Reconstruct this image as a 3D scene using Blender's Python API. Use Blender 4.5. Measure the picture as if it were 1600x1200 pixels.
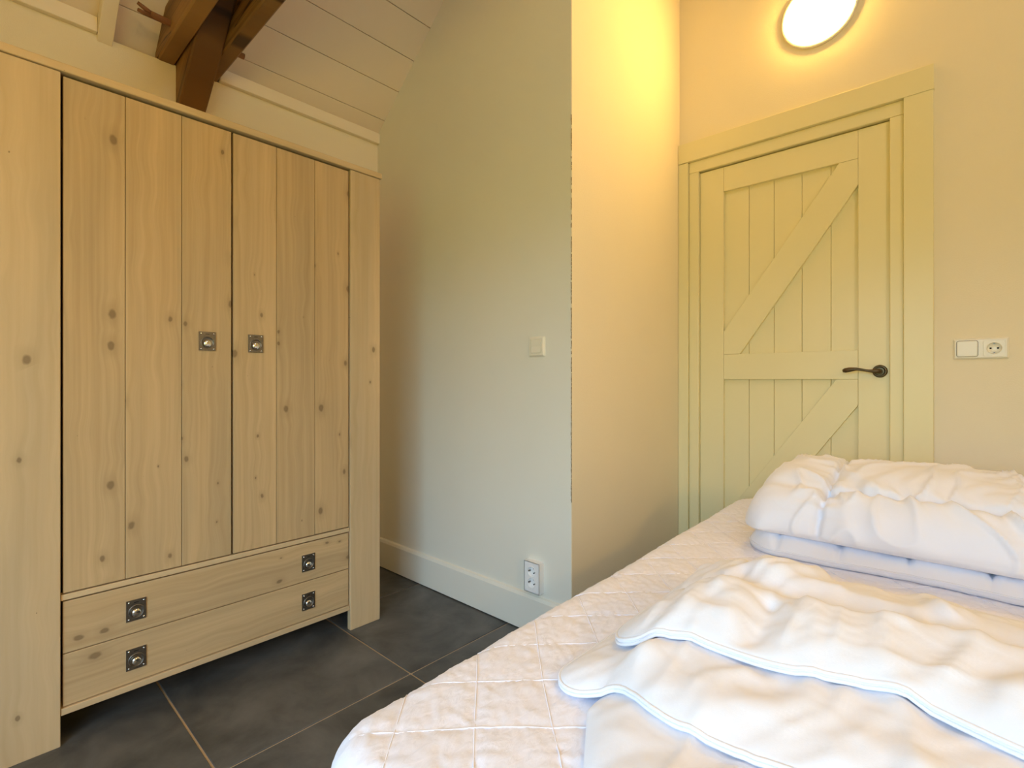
import bpy, math, random
import numpy as np
from mathutils import Vector, Matrix

scene = bpy.context.scene
for o in list(bpy.data.objects):
    bpy.data.objects.remove(o)
C = scene.collection
R = math.radians

# ------------------------------------------------------------------ camera
# world: X runs along the wardrobe front towards the door wall, Y towards the wardrobe's wall
F_PX, HORIZON, CAM_H, YAW = 791.0, 594.0, 1.01, 42.418
cam_data = bpy.data.cameras.new('camera')
cam_data.sensor_width = 36.0
cam_data.lens = F_PX / 1600 * 36.0
cam_data.shift_y = (HORIZON - 600.0) / 1600
cam_data.clip_start = 0.02
cam = bpy.data.objects.new('camera', cam_data)
cam.location = (0, 0, CAM_H)
cam.rotation_euler = (R(90), 0, R(YAW - 90))
C.objects.link(cam)
scene.camera = cam

# ------------------------------------------------------------------ view, world, light
scene.view_settings.view_transform = 'Standard'
scene.view_settings.look = 'None'
scene.view_settings.gamma = 1.0
scene.view_settings.use_curve_mapping = False
scene.view_settings.exposure = 0.12
scene.cycles.use_denoising = True
scene.cycles.max_bounces = 12
scene.cycles.diffuse_bounces = 8
scene.cycles.sample_clamp_indirect = 6.0

SKY = (0.52, 0.77, 1.0)
GARDEN = (0.48, 0.66, 0.22)
SKY_STRENGTH, GARDEN_STRENGTH = 8.6, 2.6
LAMP_COLOR, LAMP_STRENGTH = (1.0, 0.565, 0.130), 108.0

world = bpy.data.worlds.new('daylight')
scene.world = world
world.use_nodes = True
wn, wl = world.node_tree.nodes, world.node_tree.links
wn.clear()
w_out = wn.new('ShaderNodeOutputWorld')
w_bg = wn.new('ShaderNodeBackground')
w_ramp = wn.new('ShaderNodeValToRGB')
w_sep = wn.new('ShaderNodeSeparateXYZ')
w_map = wn.new('ShaderNodeMapRange')
w_tc = wn.new('ShaderNodeTexCoord')
wl.new(w_tc.outputs['Generated'], w_sep.inputs[0])
wl.new(w_sep.outputs['Z'], w_map.inputs['Value'])
w_map.inputs['From Min'].default_value = -1
w_map.inputs['From Max'].default_value = 1
wl.new(w_map.outputs[0], w_ramp.inputs['Fac'])
e = w_ramp.color_ramp.elements
e[0].position, e[1].position = 0.50, 0.56
e[0].color = (*[c * GARDEN_STRENGTH / SKY_STRENGTH for c in GARDEN], 1)
e[1].color = (*SKY, 1)
w_bg.inputs['Strength'].default_value = SKY_STRENGTH
wl.new(w_ramp.outputs['Color'], w_bg.inputs['Color'])
wl.new(w_bg.outputs[0], w_out.inputs['Surface'])

XW, XD = -0.95, 2.5           # window wall, door wall
XS, YS = 1.555, 1.118        # boxed-out corner: face towards the room, return face
YB, YF = 2.42, -2.02         # wardrobe wall, opposite wall
RIDGE_Y = 0.2
PITCH = 0.806
def roof_z(y):
    return 2.356 + PITCH * (YB - y) if y >= RIDGE_Y else 2.356 + PITCH * (y - (2 * RIDGE_Y - YB))
WIN_Y0, WIN_Y1, WIN_Z0, WIN_Z1 = -0.85, 1.05, 0.30, 1.90

portal = bpy.data.lights.new('window_portal', 'AREA')
portal.shape = 'RECTANGLE'
portal.size, portal.size_y = WIN_Z1 - WIN_Z0, WIN_Y1 - WIN_Y0
portal.cycles.is_portal = True
po = bpy.data.objects.new('window_portal', portal)
po.location = (XW - 0.13, (WIN_Y0 + WIN_Y1) / 2, (WIN_Z0 + WIN_Z1) / 2)
po.rotation_euler = (0, R(-90), 0)
C.objects.link(po)
# roof window in the slope above the bed
ang = math.atan(PITCH)
cs, sn = math.cos(ang), math.sin(ang)
SK_X0, SK_X1, SK_S0, SK_S1 = 0.43, 1.13, 0.85, 1.78
SK_C = ((SK_X0 + SK_X1) / 2, 2 * RIDGE_Y - YB + (SK_S0 + SK_S1) / 2 * cs, 2.356 + (SK_S0 + SK_S1) / 2 * sn)
p2 = bpy.data.lights.new('roof_window_portal', 'AREA')
p2.shape = 'RECTANGLE'
p2.size, p2.size_y = SK_X1 - SK_X0, SK_S1 - SK_S0
p2.cycles.is_portal = True
po2 = bpy.data.objects.new('roof_window_portal', p2)
po2.location = (SK_C[0], SK_C[1] - sn * 0.12, SK_C[2] + cs * 0.12)
po2.rotation_euler = (ang, 0, 0)
C.objects.link(po2)

# ------------------------------------------------------------------ materials
MAT = {}
def new_mat(name):
    m = bpy.data.materials.new(name)
    m.use_nodes = True
    nt = m.node_tree
    b = nt.nodes['Principled BSDF']
    MAT[name] = m
    return m, nt, b

def N(nt, typ, **kw):
    n = nt.nodes.new('ShaderNode' + typ)
    for k, v in kw.items():
        if k in n.inputs.keys():
            n.inputs[k].default_value = v
        else:
            setattr(n, k, v)
    return n

def paint(name, col, rough=0.6, bump=0.0, scale=300, spec=0.3, mottle=0.03):
    m, nt, b = new_mat(name)
    L = nt.links
    tc = N(nt, 'TexCoord')
    nz = N(nt, 'TexNoise', Scale=3.0, Detail=4.0)
    L.new(tc.outputs['Object'], nz.inputs['Vector'])
    mx = N(nt, 'MixRGB', blend_type='MIX')
    mx.inputs['Color1'].default_value = (*[c * (1 - mottle) for c in col], 1)
    mx.inputs['Color2'].default_value = (*[min(1, c * (1 + mottle)) for c in col], 1)
    L.new(nz.outputs['Fac'], mx.inputs['Fac'])
    L.new(mx.outputs[0], b.inputs['Base Color'])
    b.inputs['Roughness'].default_value = rough
    b.inputs['Specular IOR Level'].default_value = spec
    if bump:
        n2 = N(nt, 'TexNoise', Scale=scale, Detail=3.0)
        L.new(tc.outputs['Object'], n2.inputs['Vector'])
        bp = N(nt, 'Bump', Strength=bump, Distance=0.002)
        L.new(n2.outputs['Fac'], bp.inputs['Height'])
        L.new(bp.outputs[0], b.inputs['Normal'])
    return m

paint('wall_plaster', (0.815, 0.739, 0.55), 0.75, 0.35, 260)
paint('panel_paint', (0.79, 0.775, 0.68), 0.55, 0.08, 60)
paint('ceiling_paint', (0.79, 0.69, 0.545), 0.6, 0.05, 80)
paint('trim_paint', (0.83, 0.74, 0.57), 0.4, 0.03, 60)
paint('door_paint', (0.80, 0.73, 0.43), 0.33, 0.03, 70, spec=0.45)
paint('plastic_cream', (0.83, 0.79, 0.66), 0.28, spec=0.5, mottle=0.0)
paint('plastic_white', (0.86, 0.86, 0.84), 0.28, spec=0.5, mottle=0.0)
paint('black_hole', (0.01, 0.01, 0.01), 0.6)
paint('crack', (0.08, 0.055, 0.03), 0.9)
paint('grout', (0.50, 0.38, 0.245), 0.9, 0.5, 200, mottle=0.25)
paint('bed_fabric', (0.18, 0.17, 0.16), 0.9, 0.3, 400)

def fabric(name, col, rough=0.85, wr=0.25, scale=26):
    m, nt, b = new_mat(name)
    L = nt.links
    tc = N(nt, 'TexCoord')
    b.inputs['Base Color'].default_value = (*col, 1)
    b.inputs['Roughness'].default_value = rough
    b.inputs['Specular IOR Level'].default_value = 0.15
    b.inputs['Sheen Weight'].default_value = 0.15
    mp = N(nt, 'Mapping')
    mp.inputs['Rotation'].default_value = (0, 0, R(35))
    mp.inputs['Scale'].default_value = (1.0, 2.6, 1.6)
    L.new(tc.outputs['Object'], mp.inputs['Vector'])
    n1 = N(nt, 'TexNoise', Scale=scale, Detail=5.0, Distortion=0.6)
    L.new(mp.outputs[0], n1.inputs['Vector'])
    n2 = N(nt, 'TexNoise', Scale=700.0, Detail=1.0)
    L.new(tc.outputs['Object'], n2.inputs['Vector'])
    b1 = N(nt, 'Bump', Strength=wr, Distance=0.01)
    L.new(n1.outputs['Fac'], b1.inputs['Height'])
    b2 = N(nt, 'Bump', Strength=0.08, Distance=0.001)
    L.new(n2.outputs['Fac'], b2.inputs['Height'])
    L.new(b1.outputs[0], b2.inputs['Normal'])
    L.new(b2.outputs[0], b.inputs['Normal'])
    return m
fabric('protector_cotton', (0.81, 0.825, 0.93), 0.9, 0.22, 30)
fabric('duvet_cotton', (0.795, 0.82, 0.90), 0.7, 0.10, 14)

def metal(name, col, rough):
    m, nt, b = new_mat(name)
    L = nt.links
    b.inputs['Metallic'].default_value = 1.0
    b.inputs['Roughness'].default_value = rough
    tc = N(nt, 'TexCoord')
    nz = N(nt, 'TexNoise', Scale=120.0, Detail=4.0)
    L.new(tc.outputs['Object'], nz.inputs['Vector'])
    mx = N(nt, 'MixRGB')
    mx.inputs['Color1'].default_value = (*[c * 0.7 for c in col], 1)
    mx.inputs['Color2'].default_value = (*[min(1, c * 1.2) for c in col], 1)
    L.new(nz.outputs['Fac'], mx.inputs['Fac'])
    L.new(mx.outputs[0], b.inputs['Base Color'])
metal('aged_steel', (0.24, 0.22, 0.19), 0.42)
metal('bright_steel', (0.78, 0.76, 0.72), 0.16)
metal('bronze', (0.13, 0.095, 0.055), 0.36)

def wood(name, axis, light, dark, knot, knots=True, gloss=0.5, streak=None, gscale=46.0):
    """Sawn board: grain runs along `axis` ('X','Y','Z'); each object gets its own piece of the tree."""
    m, nt, b = new_mat(name)
    L = nt.links
    tc = N(nt, 'TexCoord')
    info = N(nt, 'ObjectInfo')
    off = N(nt, 'VectorMath', operation='SCALE')
    rnd = N(nt, 'CombineXYZ')
    for i, k in enumerate((37.0, 11.0, 23.0)):
        mm = N(nt, 'Math', operation='MULTIPLY')
        mm.inputs[1].default_value = k
        L.new(info.outputs['Random'], mm.inputs[0])
        L.new(mm.outputs[0], rnd.inputs[i])
    add = N(nt, 'VectorMath', operation='ADD')
    L.new(tc.outputs['Object'], add.inputs[0])
    L.new(rnd.outputs[0], add.inputs[1])
    sep = N(nt, 'SeparateXYZ')
    L.new(add.outputs[0], sep.inputs[0])
    al = {'X': 0, 'Y': 1, 'Z': 2}[axis]
    across = [i for i in (0, 1, 2) if i != al]
    # pick the across axis that lies in the board's face
    face = {'X': 2, 'Z': 0, 'Y': 2}[axis]
    cmb = N(nt, 'CombineXYZ')
    L.new(sep.outputs[face], cmb.inputs[0])
    sm = N(nt, 'Math', operation='MULTIPLY')
    sm.inputs[1].default_value = 0.62
    L.new(sep.outputs[al], sm.inputs[0])
    L.new(sm.outputs[0], cmb.inputs[1])
    # knots
    if knots:
        vo = N(nt, 'TexVoronoi', voronoi_dimensions='2D', feature='F1')
        vo.inputs['Scale'].default_value = 8.6
        L.new(cmb.outputs[0], vo.inputs['Vector'])
        sepc = N(nt, 'SeparateColor')
        L.new(vo.outputs['Color'], sepc.inputs[0])
        size = N(nt, 'MapRange')
        size.inputs['From Min'].default_value = 0.66 if 'frame' in name else 0.36
        size.inputs['From Max'].default_value = 1.0
        size.inputs['To Min'].default_value = 0.0
        size.inputs['To Max'].default_value = 0.09
        L.new(sepc.outputs[0], size.inputs['Value'])
        wob = N(nt, 'TexNoise', Scale=60.0, Detail=3.0)
        L.new(cmb.outputs[0], wob.inputs['Vector'])
        wv = N(nt, 'Math', operation='MULTIPLY_ADD')
        L.new(wob.outputs['Fac'], wv.inputs[0])
        wv.inputs[1].default_value = 0.07
        L.new(vo.outputs['Distance'], wv.inputs[2])
        w2 = N(nt, 'Math', operation='SUBTRACT')
        L.new(wv.outputs[0], w2.inputs[0])
        w2.inputs[1].default_value = 0.035
        rat = N(nt, 'Math', operation='DIVIDE')
        L.new(w2.outputs[0], rat.inputs[0])
        mxs = N(nt, 'Math', operation='MAXIMUM')
        L.new(size.outputs[0], mxs.inputs[0])
        mxs.inputs[1].default_value = 0.0005
        L.new(mxs.outputs[0], rat.inputs[1])
        kn = N(nt, 'MapRange', interpolation_type='SMOOTHSTEP')
        kn.inputs['From Min'].default_value = 1.15
        kn.inputs['From Max'].default_value = 0.55
        L.new(rat.outputs[0], kn.inputs['Value'])
        halo = N(nt, 'MapRange', interpolation_type='SMOOTHSTEP')
        halo.inputs['From Min'].default_value = 3.6
        halo.inputs['From Max'].default_value = 0.7
        L.new(rat.outputs[0], halo.inputs['Value'])
        # grain bends round the knot
        ex = N(nt, 'MapRange', interpolation_type='SMOOTHERSTEP')
        ex.inputs['From Min'].default_value = 0.5
        ex.inputs['From Max'].default_value = 0.0
        ex.inputs['To Max'].default_value = 0.009
        L.new(vo.outputs['Distance'], ex.inputs['Value'])
    big = N(nt, 'TexNoise', Scale=1.0, Detail=3.0)
    bmp = N(nt, 'Mapping')
    bmp.inputs['Scale'].default_value = (7.0, 1.3, 1.0)
    L.new(cmb.outputs[0], bmp.inputs['Vector'])
    L.new(bmp.outputs[0], big.inputs['Vector'])
    bend = N(nt, 'Math', operation='MULTIPLY_ADD')
    L.new(big.outputs['Fac'], bend.inputs[0])
    bend.inputs[1].default_value = 0.035
    L.new(sep.outputs[face], bend.inputs[2])
    src = bend
    if knots:
        s2 = N(nt, 'Math', operation='ADD')
        L.new(bend.outputs[0], s2.inputs[0])
        L.new(ex.outputs[0], s2.inputs[1])
        src = s2
    gc = N(nt, 'CombineXYZ')
    L.new(src.outputs[0], gc.inputs[0])
    L.new(sep.outputs[al], gc.inputs[1])
    gm = N(nt, 'Mapping')
    gm.inputs['Scale'].default_value = (gscale * 1.5, 1.1, 1.0)
    L.new(gc.outputs[0], gm.inputs['Vector'])
    g1 = N(nt, 'TexNoise', Scale=1.0, Detail=6.0, Roughness=0.6)
    L.new(gm.outputs[0], g1.inputs['Vector'])
    gm2 = N(nt, 'Mapping')
    gm2.inputs['Scale'].default_value = (9.0, 0.8, 1.0)
    L.new(gc.outputs[0], gm2.inputs['Vector'])
    g2 = N(nt, 'TexNoise', Scale=1.0, Detail=4.0)
    L.new(gm2.outputs[0], g2.inputs['Vector'])
    ramp = N(nt, 'ValToRGB')
    ramp.color_ramp.elements[0].position = 0.30
    ramp.color_ramp.elements[1].position = 0.62
    ramp.color_ramp.elements[0].color = (*dark, 1)
    ramp.color_ramp.elements[1].color = (*light, 1)
    L.new(g1.outputs['Fac'], ramp.inputs['Fac'])
    mix = N(nt, 'MixRGB', blend_type='MULTIPLY')
    r2 = N(nt, 'ValToRGB')
    r2.color_ramp.elements[0].position = 0.32
    r2.color_ramp.elements[1].position = 0.68
    st = streak or (0.78, 0.81, 0.85)
    r2.color_ramp.elements[0].color = (*st, 1)
    r2.color_ramp.elements[1].color = (1.0, 1.0, 1.0, 1)
    L.new(g2.outputs['Fac'], r2.inputs['Fac'])
    mix.inputs['Fac'].default_value = 1.0
    L.new(ramp.outputs[0], mix.inputs['Color1'])
    L.new(r2.outputs[0], mix.inputs['Color2'])
    # board-to-board tone
    tone = N(nt, 'MapRange')
    tone.inputs['To Min'].default_value = 0.93
    tone.inputs['To Max'].default_value = 1.05
    L.new(info.outputs['Random'], tone.inputs['Value'])
    tm = N(nt, 'VectorMath', operation='SCALE')
    L.new(mix.outputs[0], tm.inputs[0])
    L.new(tone.outputs[0], tm.inputs['Scale'])
    col = tm.outputs[0]
    if knots:
        h = N(nt, 'MixRGB')
        hf = N(nt, 'Math', operation='MULTIPLY')
        hf.inputs[1].default_value = 0.32
        L.new(halo.outputs[0], hf.inputs[0])
        L.new(hf.outputs[0], h.inputs['Fac'])
        L.new(col, h.inputs['Color1'])
        h.inputs['Color2'].default_value = (*[c * 0.62 for c in dark], 1)
        k = N(nt, 'MixRGB')
        kf = N(nt, 'Math', operation='MULTIPLY')
        kf.inputs[1].default_value = 0.64
        L.new(kn.outputs[0], kf.inputs[0])
        L.new(kf.outputs[0], k.inputs['Fac'])
        L.new(h.outputs[0], k.inputs['Color1'])
        k.inputs['Color2'].default_value = (*knot, 1)
        col = k.outputs[0]
    if name == 'old_oak':
        cm = N(nt, 'Mapping')
        cm.inputs['Scale'].default_value = (16.0, 1.1, 1.0)
        L.new(gc.outputs[0], cm.inputs['Vector'])
        cn = N(nt, 'TexNoise', Scale=1.0, Detail=2.0)
        L.new(cm.outputs[0], cn.inputs['Vector'])
        c1 = N(nt, 'Math', operation='SUBTRACT')
        L.new(cn.outputs['Fac'], c1.inputs[0])
        c1.inputs[1].default_value = 0.47
        c2 = N(nt, 'Math', operation='ABSOLUTE')
        L.new(c1.outputs[0], c2.inputs[0])
        c3 = N(nt, 'MapRange')
        c3.inputs['From Min'].default_value = 0.004
        c3.inputs['From Max'].default_value = 0.014
        c3.inputs['To Min'].default_value = 0.85
        c3.inputs['To Max'].default_value = 0.0
        L.new(c2.outputs[0], c3.inputs['Value'])
        c4 = N(nt, 'MixRGB')
        L.new(c3.outputs[0], c4.inputs['Fac'])
        L.new(col, c4.inputs['Color1'])
        c4.inputs['Color2'].default_value = (0.035, 0.016, 0.006, 1)
        col = c4.outputs[0]
    L.new(col, b.inputs['Base Color'])
    b.inputs['Roughness'].default_value = gloss
    b.inputs['Specular IOR Level'].default_value = 0.3
    bp = N(nt, 'Bump', Strength=0.12, Distance=0.002)
    L.new(g1.outputs['Fac'], bp.inputs['Height'])
    L.new(bp.outputs[0], b.inputs['Normal'])
    return m

PINE_L, PINE_D, KNOT = (0.665, 0.475, 0.25), (0.56, 0.39, 0.195), (0.15, 0.095, 0.045)
wood('pine_upright', 'Z', PINE_L, PINE_D, KNOT)
wood('pine_lying', 'X', PINE_L, PINE_D, KNOT)
wood('pine_frame', 'Z', (0.70, 0.525, 0.30), (0.63, 0.46, 0.25), KNOT, gscale=30)
wood('pine_frame_lying', 'X', (0.70, 0.525, 0.30), (0.63, 0.46, 0.25), KNOT, gscale=30)
wood('old_oak', 'Y', (0.43, 0.235, 0.070), (0.22, 0.100, 0.026), (0.03, 0.012, 0.005), knots=False, gloss=0.55,
     streak=(0.35, 0.30, 0.27), gscale=24)
wood('peg_wood', 'X', (0.30, 0.13, 0.05), (0.2, 0.08, 0.03), KNOT, knots=False)

def stone(name):
    m, nt, b = new_mat(name)
    L = nt.links
    tc = N(nt, 'TexCoord')
    info = N(nt, 'ObjectInfo')
    sc = N(nt, 'Math', operation='MULTIPLY')
    sc.inputs[1].default_value = 50.0
    L.new(info.outputs['Random'], sc.inputs[0])
    add = N(nt, 'VectorMath', operation='ADD')
    L.new(tc.outputs['Object'], add.inputs[0])
    L.new(sc.outputs[0], add.inputs[1])
    n1 = N(nt, 'TexNoise', Scale=5.0, Detail=7.0, Roughness=0.62, Distortion=0.4)
    L.new(add.outputs[0], n1.inputs['Vector'])
    rp = N(nt, 'ValToRGB')
    rp.color_ramp.elements[0].position = 0.32
    rp.color_ramp.elements[1].position = 0.72
    rp.color_ramp.elements[0].color = (0.048, 0.050, 0.049, 1)
    rp.color_ramp.elements[1].color = (0.145, 0.144, 0.136, 1)
    L.new(n1.outputs['Fac'], rp.inputs['Fac'])
    n2 = N(nt, 'TexNoise', Scale=160.0, Detail=2.0)
    L.new(add.outputs[0], n2.inputs['Vector'])
    sp = N(nt, 'MapRange')
    sp.inputs['From Min'].default_value = 0.70
    sp.inputs['From Max'].default_value = 0.78
    sp.inputs['To Max'].default_value = 0.25
    L.new(n2.outputs['Fac'], sp.inputs['Value'])
    mx = N(nt, 'MixRGB')
    L.new(sp.outputs[0], mx.inputs['Fac'])
    L.new(rp.outputs[0], mx.inputs['Color1'])
    mx.inputs['Color2'].default_value = (0.22, 0.21, 0.19, 1)
    L.new(mx.outputs[0], b.inputs['Base Color'])
    b.inputs['Roughness'].default_value = 0.42
    b.inputs['Specular IOR Level'].default_value = 0.45
    bp = N(nt, 'Bump', Strength=0.15, Distance=0.003)
    L.new(n1.outputs['Fac'], bp.inputs['Height'])
    L.new(bp.outputs[0], b.inputs['Normal'])
stone('slate_tile')

m, nt, b = new_mat('lamp_glow')
nt.nodes.remove(b)
em = N(nt, 'Emission', Strength=LAMP_STRENGTH)
em.inputs['Color'].default_value = (*LAMP_COLOR, 1)
nt.links.new(em.outputs[0], nt.nodes['Material Output'].inputs['Surface'])

m, nt, b = new_mat('window_glass')
nt.nodes.remove(b)
tr = N(nt, 'BsdfTransparent')
gl = N(nt, 'BsdfGlossy', Roughness=0.02)
mxs = N(nt, 'MixShader')
mxs.inputs[0].default_value = 0.06
nt.links.new(tr.outputs[0], mxs.inputs[1])
nt.links.new(gl.outputs[0], mxs.inputs[2])
nt.links.new(mxs.outputs[0], nt.nodes['Material Output'].inputs['Surface'])

# ------------------------------------------------------------------ mesh helpers
class MB:
    def __init__(s):
        s.v, s.f, s.m, s.sm = [], [], [], []
    def add(s, vs, fs, mi=0, smooth=False):
        o = len(s.v)
        s.v += [tuple(map(float, p)) for p in vs]
        for f in fs:
            s.f.append(tuple(i + o for i in f)); s.m.append(mi); s.sm.append(smooth)
        return s
    def box(s, x0, x1, y0, y1, z0, z1, mi=0):
        vs = [(x, y, z) for z in (z0, z1) for y in (y0, y1) for x in (x0, x1)]
        return s.add(vs, [(0, 2, 3, 1), (4, 5, 7, 6), (0, 1, 5, 4), (2, 6, 7, 3), (0, 4, 6, 2), (1, 3, 7, 5)], mi)
    def prism(s, poly, axis, a, b, mi=0):
        """poly: 2D points; axis 'X' -> (y,z) extruded in x, 'Y' -> (x,z), 'Z' -> (x,y)"""
        n = len(poly)
        def p(q, t):
            return {'X': (t, q[0], q[1]), 'Y': (q[0], t, q[1]), 'Z': (q[0], q[1], t)}[axis]
        vs = [p(q, a) for q in poly] + [p(q, b) for q in poly]
        fs = [tuple(range(n))[::-1], tuple(range(n, 2 * n))]
        fs += [(i, (i + 1) % n, n + (i + 1) % n, n + i) for i in range(n)]
        return s.add(vs, fs, mi)
    def tube(s, path, rad, n=10, mi=0, caps=True, up=(0, 0, 1), flat=1.0):
        path = [Vector(p) for p in path]
        if not hasattr(rad, '__len__'):
            rad = [rad] * len(path)
        vs, fs = [], []
        for i, p in enumerate(path):
            t = (path[min(i + 1, len(path) - 1)] - path[max(i - 1, 0)]).normalized()
            u = Vector(up)
            a = u.cross(t)
            if a.length < 1e-4:
                a = Vector((1, 0, 0)).cross(t)
            a.normalize()
            c = t.cross(a).normalized()
            for k in range(n):
                th = 2 * math.pi * k / n
                vs.append(p + a * (math.cos(th) * rad[i] * flat) + c * (math.sin(th) * rad[i]))
        for i in range(len(path) - 1):
            for k in range(n):
                fs.append((i * n + k, i * n + (k + 1) % n, (i + 1) * n + (k + 1) % n, (i + 1) * n + k))
        if caps:
            fs += [tuple(range(n))[::-1], tuple(range((len(path) - 1) * n, len(path) * n))]
        return s.add(vs, fs, mi, True)
    def lathe(s, prof, center, axis, n=32, mi=0, smooth=True, caps=True):
        """prof: (r, h) from h along axis direction vector"""
        ax = Vector(axis).normalized()
        u = Vector((0, 0, 1)) if abs(ax.z) < 0.9 else Vector((1, 0, 0))
        a = u.cross(ax).normalized(); c = ax.cross(a)
        ctr = Vector(center)
        vs, fs = [], []
        for r, h in prof:
            for k in range(n):
                th = 2 * math.pi * k / n
                vs.append(ctr + ax * h + a * (r * math.cos(th)) + c * (r * math.sin(th)))
        for i in range(len(prof) - 1):
            for k in range(n):
                fs.append((i * n + k, i * n + (k + 1) % n, (i + 1) * n + (k + 1) % n, (i + 1) * n + k))
        if caps and prof[0][0] > 1e-5:
            fs.append(tuple(range(n))[::-1])
        if caps and prof[-1][0] > 1e-5:
            fs.append(tuple(range((len(prof) - 1) * n, len(prof) * n)))
        return s.add(vs, fs, mi, smooth)
    def build(s, name, mats, parent=None, bevel=0.0, origin=None, fix=True):
        me = bpy.data.meshes.new(name)
        vs = s.v
        if origin is not None:
            vs = [(p[0] - origin[0], p[1] - origin[1], p[2] - origin[2]) for p in vs]
        me.from_pydata(vs, [], s.f)
        if isinstance(mats, str):
            mats = [mats]
        for k in mats:
            me.materials.append(MAT[k])
        me.polygons.foreach_set('material_index', s.m)
        me.polygons.foreach_set('use_smooth', s.sm)
        if fix:
            import bmesh
            bm = bmesh.new(); bm.from_mesh(me)
            bmesh.ops.recalc_face_normals(bm, faces=bm.faces)
            bm.to_mesh(me); bm.free()
        me.update()
        o = bpy.data.objects.new(name, me)
        C.objects.link(o)
        if parent is not None:
            o.parent = parent
        if origin is not None:
            off = Vector(origin)
            q = parent
            while q is not None:
                off -= q.location
                q = q.parent
            o.location = off
        if bevel:
            bv = o.modifiers.new('bevel', 'BEVEL')
            bv.width = bevel; bv.segments = 2; bv.limit_method = 'ANGLE'
            bv.harden_normals = False
        return o

def tag(o, label=None, cat=None, group=None, kind=None):
    if label: o['label'] = label
    if cat: o['category'] = cat
    if group: o['group'] = group
    if kind: o['kind'] = kind
    return o
def empty(name, loc=(0, 0, 0)):
    o = bpy.data.objects.new(name, None)
    o.location = loc
    o.empty_display_size = 0.1
    C.objects.link(o)
    return o
def box(name, mat, x0, x1, y0, y1, z0, z1, parent=None, bevel=0.0015):
    """one board; its origin lies at its centre so that grain is local to it"""
    org = ((x0 + x1) / 2, (y0 + y1) / 2, (z0 + z1) / 2)
    return MB().box(x0, x1, y0, y1, z0, z1).build(name, mat, parent, bevel, origin=org)

# ------------------------------------------------------------------ room shell
# floor: mortar bed with one object per tile, 0.605 m grid
fl = MB().box(XW - 0.1, XD + 0.1, YF - 0.1, YB + 0.1, -0.06, -0.0035).build('floor', 'grout')
tag(fl, 'dark grey stone tile floor with sandy grout lines', 'floor', kind='structure')
TP, GAP = 0.6025, 0.0032
gx0, gy0 = 0.450, 1.434
tile_meshes = {}
for i in range(-5, 5):
    for j in range(-7, 3):
        x0, x1 = gx0 + i * TP + GAP, gx0 + (i + 1) * TP - GAP
        y0, y1 = gy0 + j * TP + GAP, gy0 + (j + 1) * TP - GAP
        x0, x1 = max(x0, XW), min(x1, XD)
        y0, y1 = max(y0, YF), min(y1, YB)
        if x1 - x0 < 0.02 or y1 - y0 < 0.02:
            continue
        key = (round(x1 - x0, 3), round(y1 - y0, 3))
        org = ((x0 + x1) / 2, (y0 + y1) / 2, -0.008)
        if key in tile_meshes:
            o = bpy.data.objects.new('tile', tile_meshes[key]); C.objects.link(o)
            o.parent = fl; o.location = org
            bv = o.modifiers.new('bevel', 'BEVEL'); bv.width = 0.0015; bv.segments = 1
        else:
            o = MB().box(x0, x1, y0, y1, -0.016, 0.0).build('tile', 'slate_tile', fl, origin=org)
            bv = o.modifiers.new('bevel', 'BEVEL'); bv.width = 0.0015; bv.segments = 1
            tile_meshes[key] = o.data

def struct(o, label, cat='wall'):
    return tag(o, label, cat, kind='structure')

WALL_TOP = 2.30
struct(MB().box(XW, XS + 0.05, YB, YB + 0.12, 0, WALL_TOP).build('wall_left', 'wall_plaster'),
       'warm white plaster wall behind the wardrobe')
# boxed-out corner: room-facing panel and its return towards the door
struct(MB().prism([(YS + 0.002, 0), (YB + 0.12, 0), (YB + 0.12, roof_z(YB + 0.12)), (YS + 0.002, roof_z(YS))], 'X', XS, XS + 0.05)
       .build('wall_middle', 'panel_paint'), 'smooth pale wall panel between the wardrobe and the door alcove')
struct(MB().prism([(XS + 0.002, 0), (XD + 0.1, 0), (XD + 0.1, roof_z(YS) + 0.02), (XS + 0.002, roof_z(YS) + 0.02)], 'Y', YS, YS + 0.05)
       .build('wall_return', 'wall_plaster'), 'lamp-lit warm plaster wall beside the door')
# door wall
DY0, DY1, DZ = 0.20, 1.07, 2.11          # rough opening
mb = MB()
mb.prism([(YF - .1, 0), (DY0, 0), (DY0, roof_z(DY0)), (YF - .1, roof_z(YF - .1))], 'X', XD, XD + 0.12)
mb.prism([(DY1, 0), (YS + 0.05, 0), (YS + 0.05, roof_z(YS + 0.05)), (DY1, roof_z(DY1))], 'X', XD, XD + 0.12)
mb.prism([(DY0, DZ), (DY1, DZ), (DY1, roof_z(DY1)), (DY0, roof_z(DY0))], 'X', XD, XD + 0.12)
struct(mb.build('wall_right', 'wall_plaster'), 'warm plaster wall holding the plank door')
# opening closed against light by boards added behind the door leaf
# window wall
mb = MB()
for (a, b_, z0, z1) in ((YF - .1, WIN_Y0, 0, None), (WIN_Y1, YB + .1, 0, None)):
    ys = [a] + ([RIDGE_Y] if a < RIDGE_Y < b_ else []) + [b_]
    for p, q in zip(ys[:-1], ys[1:]):
        mb.prism([(p, 0), (q, 0), (q, roof_z(q)), (p, roof_z(p))], 'X', XW - 0.2, XW)
mb.box(XW - 0.2, XW, WIN_Y0, WIN_Y1, 0, WIN_Z0)
for p, q in ((WIN_Y0, RIDGE_Y), (RIDGE_Y, WIN_Y1)):
    mb.prism([(p, WIN_Z1), (q, WIN_Z1), (q, roof_z(q)), (p, roof_z(p))], 'X', XW - 0.2, XW)
struct(mb.build('wall_rear', 'wall_plaster'), 'plaster gable wall with the window')
struct(MB().box(XW, XD, YF - 0.12, YF, 0, WALL_TOP + .06).build('wall_opposite', 'wall_plaster'),
       'low plaster wall opposite the wardrobe')

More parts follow.
